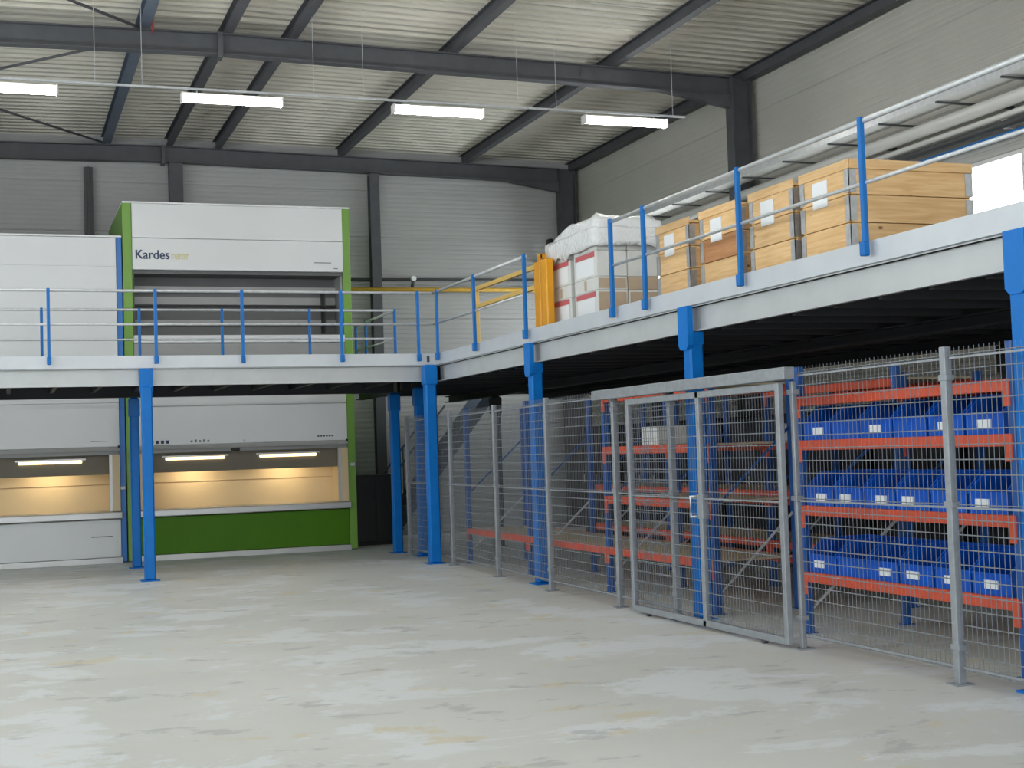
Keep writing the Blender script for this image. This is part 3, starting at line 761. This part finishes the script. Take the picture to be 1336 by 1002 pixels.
# ================================================================== GOODS ON THE MEZZANINE
def pallet(label, x0, x1, y0, y1, z=DZ):
    t = thing('wooden_pallet', label, 'pallet', ((x0+x1)/2, (y0+y1)/2, z), 'wooden pallets under the goods')
    w, l = (x1-x0)/2, (y1-y0)/2
    for k in (-1, 0, 1):
        for j in (-1, 0, 1):
            MB().box(k*(w-.06)-.05, k*(w-.06)+.05, j*(l-.06)-.05, j*(l-.06)+.05, .02, .125).build('block', 'pallet_wood', t)
        MB().box(-w, w, k*(l-.06)-.05, k*(l-.06)+.05, 0, .02).build('bottom_board', 'pallet_wood', t)
    for k in range(5): MB().box(-w, w, -l+k*(2*l-.11)/4, -l+.11+k*(2*l-.11)/4, .125, .15).build('deck_board', 'pallet_wood', t)
    return t
CR = [(-7.24,-7.98,'farthest from the camera'), (-8.2,-8.98,'second from the white-wrapped stack'), (-9.16,-9.92,'third from the white-wrapped stack'), (-10.02,-10.76,'nearest the bright window, showing its long side')]
for i, (ya, yb, lab) in enumerate(CR):
    pallet('wooden pallet under the crate '+lab.split(',')[0], .2, 1.4, yb, ya)
    t = thing('wooden_crate', 'pale wooden crate '+lab, 'crate', (.2, ya, DZ+.152), 'pale wooden crates')
    L_ = ya-yb; D_ = 1.2; hh = .68; n = 3
    for k in range(n):
        z0, z1 = k*hh/n+.003, (k+1)*hh/n-.003
        mm = 'crate_wood_red' if (i == 1 and k == 1) else 'crate_wood'
        MB().box(.006, .03, -L_+.03, -.03, z0, z1, .003).build('side_board', mm, t)
        MB().box(D_-.03, D_-.006, -L_+.03, -.03, z0, z1, .003).build('side_board', 'crate_wood', t)
        MB().box(.03, D_-.03, -.03, -.006, z0, z1, .003).build('side_board', 'crate_wood', t)
        MB().box(.03, D_-.03, -L_+.006, -L_+.03, z0, z1, .003).build('side_board', 'crate_wood', t)
        for cy_ in (-.001, -L_+.001):
            s = -1 if cy_ > -.1 else 1
            for sx, x in ((1, -.001), (-1, D_+.001)):
                hb = MB().box(*sorted((x, x+sx*.006)), *sorted((cy_, cy_+s*.07)), z0+.012, z1-.012)
                hb.box(*sorted((x, x+sx*.07)), *sorted((cy_, cy_+s*.006)), z0+.012, z1-.012)
                hb.build('corner_hinge', 'corner_hinge', t)
    for k in range(5): MB().box(.01+k*(D_-.02)/5, .01+(k+1)*(D_-.02)/5-.004, -L_-.004, .004, hh+.001, hh+.028, .003).build('lid_board', 'crate_wood', t)
    MB().box(-.006, .01, -L_-.004, .004, hh-.02, hh+.06, .003).build('lid_edge', 'crate_wood', t)
    if i == 3: MB().box(.01, D_, -L_-.012, -L_+.004, hh-.02, hh+.06, .003).build('lid_edge', 'crate_wood', t)
    yc = -L_*(.42 if i else .4)
    MB().box(-.001, .0055, yc-.11, yc+.11, hh-.27, hh-.05).build('label_sheet', 'label_paper', t)
    if i < 3:
        pass
# wrapped cartons in the gate opening
PX0, PX1, PY0, PY1 = .33, 1.13, -5.42, -3.98
pallet('wooden pallet under the white-wrapped carton stack', PX0-.02, PX1+.02, PY0-.02, PY1+.02)
lv = [(3.172, 3.49), (3.492, 3.65), (3.652, 3.96), (3.962, 4.2)]
ysp = [(-3.99, -4.6), (-4.72, -5.4)]; xsp = [(PX0, .72), (.73, PX1)]
rn = ['bottom', 'second', 'third', 'top']
for r_, (z0, z1) in enumerate(lv):
    for j, (ya, yb) in enumerate(ysp):
        for q, (xa, xb) in enumerate(xsp):
            t = thing('carton', '%s carton in the %s layer of the wrapped stack, %s column, %s row' % ('white' if r_ != 1 else 'pale', rn[r_], 'left' if j == 0 else 'right', 'front' if q == 0 else 'back'), 'carton', (xa, ya, z0), 'cartons on the wrapped pallet')
            l = ya-yb; dx = xb-xa; hgt = z1-z0
            MB().box(0, dx, -l, 0, 0, hgt, .008).build('carton_body', 'carton_white' if r_ != 1 or q == 0 else 'carton_brown', t)
            if q == 0:
                if r_ == 3: pass
                elif r_ != 1:
                    MB().box(-.004, .002, -l*.92, -l*.08, hgt-.07, hgt-.01).build('red_band', 'carton_red', t)
                    MB().box(-.003, .002, -l*.88, -l*.12, .03, hgt-.08).build('label_sheet', 'label_paper', t)
                else:
                    MB().box(-.004, .002, -l*.55, -l*.45, 0.02, hgt-.02).build('tape', 'carton_brown', t)
            # brown ends
            if j == 1 and r_ < 2: MB().box(.02, dx-.02, -l-.003, -l+.002, .02, hgt-.02).build('carton_end', 'carton_brown', t)
def film():
    b = MB(); nx, ny, nz = 14, 18, 7
    x0, x1, y0, y1, z0, z1 = PX0-.05, PX1+.06, PY0-.06, PY1+.04, 4.03, 4.42
    b.box(x0, x1, y0, y1, z0, z1)
    bmesh.ops.subdivide_edges(b.bm, edges=b.bm.edges[:], cuts=11, use_grid_fill=True)
    bot = [f for f in b.bm.faces if all(v.co.z < z0+1e-4 for v in f.verts)]
    bmesh.ops.delete(b.bm, geom=bot, context='FACES')
    cx, cy = (x0+x1)/2, (y0+y1)/2
    for v in b.bm.verts:
        p = v.co.copy(); u = (p.x-cx)/(x1-cx); w = (p.y-cy)/(y1-cy); h_ = (p.z-z0)/(z1-z0)
        edge_ = max(abs(u), abs(w))
        q = noise.noise_vector(p*4.5)*.035 + noise.noise_vector(p*11)*.015
        v.co = p + q*(.35+.65*h_)
        if h_ > .55:
            v.co.z -= .10*max(0, edge_-.72)/.28*h_
            v.co.z -= .10*max(0, (p.y-cy)/(y1-cy)-.2)
            s_ = 1-.05*h_; v.co.x = cx+(v.co.x-cx)*s_; v.co.y = cy+(v.co.y-cy)*s_
        if h_ < .01: v.co.z -= abs(noise.noise(p*6))*.16
    for f in b.bm.faces: f.smooth = True
    o = b.build('stretch_film_cover', 'stretch_film')
    tag(o, 'crumpled white plastic film draped over the top of the carton stack', 'plastic film')
    sm = o.modifiers.new('thickness', 'SOLIDIFY'); sm.thickness = .004
film()
# yellow pallet gate beside the opening
g = thing('yellow_pallet_gate', 'yellow pivoting pallet gate left of the carton stack', 'gate', (.2, -4.1, DZ))
for y in (.17, -.06):
    MB().box(-.05, .05, y-.1, y+.1, .0, 1.0, .012).build('gate_post', 'yellow_paint', g)
    MB().box(-.09, .09, y-.12, y+.12, 0, .02).build('base_plate', 'yellow_paint', g)
for z in (1.1, .83): MB().bar((.36, .17, z-.02), (.4, 3.85, z), .05, .06).build('gate_rail', 'yellow_pale', g)
MB().box(.0, .385, .14, .2, .8, .86).build('gate_arm', 'yellow_paint', g); MB().box(.0, .385, .14, .2, 1.04, 1.1).build('gate_arm', 'yellow_paint', g)
MB().box(-.02, .02, .14, .2, .98, 1.1).build('gate_arm', 'yellow_paint', g)
MB().box(.37, .43, 3.82, 3.88, 0, 1.12, .008).build('far_post', 'yellow_pale', g)
MB().prism([(3.6,.86),(3.85,1.12),(3.85,.86)][::-1] if False else [(3.88,1.12),(4.1,1.12),(3.88,.84)], 'x', .38, .42).build('gusset', 'yellow_paint', g)

# ================================================================== SERVICES ON THE WALLS
def pipe(name, p, q, r, m, label, cat, hang=None):
    t = thing(name, label, cat, p); d = Vector(q)-Vector(p)
    MB().tube([(0,0,0), d], r, 14).build('pipe_run', m, t)
    if hang:
        n, off, mm = hang
        for k in range(n):
            c = d*((k+.5)/n)
            MB().box(*sorted((c.x, c.x+off[0])) if off[0] else (c.x-.02, c.x+.02), *sorted((c.y, c.y+off[1])) if off[1] else (c.y-.02, c.y+.02), c.z-.02, c.z+.02).build('wall_bracket', mm, t)
    return t
ct = thing('cable_tray', 'perforated grey cable tray running along the right wall', 'cable tray', (4.72, -22, 5.82))
LT = 28.8
for x in (0, .3): MB().box(x-.006, x+.006, 0, LT, -.02, .06).build('side_rail', 'galv', ct)
MB().box(.0, .3, 0, LT, -.022, -.018).build('tray_floor', 'duct_white', ct)
for k in range(24):
    MB().box(-.05, .7, 1.2*k+.3, 1.2*k+.33, -.06, -.035).build('support_arm', 'dark_pipe', ct)
pipe('ventilation_duct', (5.12, -22, 5.64), (5.12, 6.6, 5.64), .085, 'duct_white', 'round white duct under the cable tray on the right wall', 'duct', (12, (.36,0), 'dark_pipe'))
pipe('wall_pipe', (5.22, -22, 5.5), (5.22, 6.6, 5.5), .04, 'duct_white', 'slim white pipe between the white duct and the dark pipe', 'pipe', (12, (.27,0), 'duct_white'))
pipe('wall_pipe', (5.24, -22, 5.4), (5.24, 6.6, 5.4), .045, 'dark_pipe', 'dark pipe below the white duct on the right wall', 'pipe', (12, (.25,0), 'duct_white'))
pipe('wall_pipe', (5.27, -22, 5.29), (5.27, 6.6, 5.29), .02, 'rail_blue', 'thin blue pipe above the bright window', 'pipe', (12, (.23,0), 'duct_white'))
pipe('gas_pipe', (.05, 7.0, 4.97), (4.9, 7.0, 5.0), .045, 'yellow_pipe', 'yellow pipe along the back wall right of the green-edged machine', 'pipe', (4, (0,.32), 'dark_pipe'))
pipe('wall_pipe', (-.3, 7.22, 5.2), (5.0, 7.22, 5.24), .03, 'dark_pipe', 'thin dark pipe above the yellow pipe on the back wall', 'pipe', (4, (0,.1), 'dark_pipe'))
lp = thing('wall_spotlight', 'small silver fitting on the thin pipe of the back wall', 'fitting', (1.75, 7.1, 5.2))
MB().tube([(0,.09,-.14),(0,.0,-.02)], .035, 8).build('stem', 'dark_pipe', lp); MB().tube([(0,-.05,.02),(0,.03,.02)], .055, 12).build('head', 'label_paper', lp)
hu = thing('dark_heater_unit', 'dark unit mounted by the corner column above the yellow gate', 'heater', (4.62, 6.7, 5.55))
MB().box(-.14, .14, -.16, .16, -.16, .2, .05).build('body', 'black', hu); MB().box(-.05, .05, -.1, .1, .2, .48, .02).build('neck', 'black', hu)
MB().box(-.03, .03, .16, .62, -.02, .04).build('wall_arm', 'black', hu)
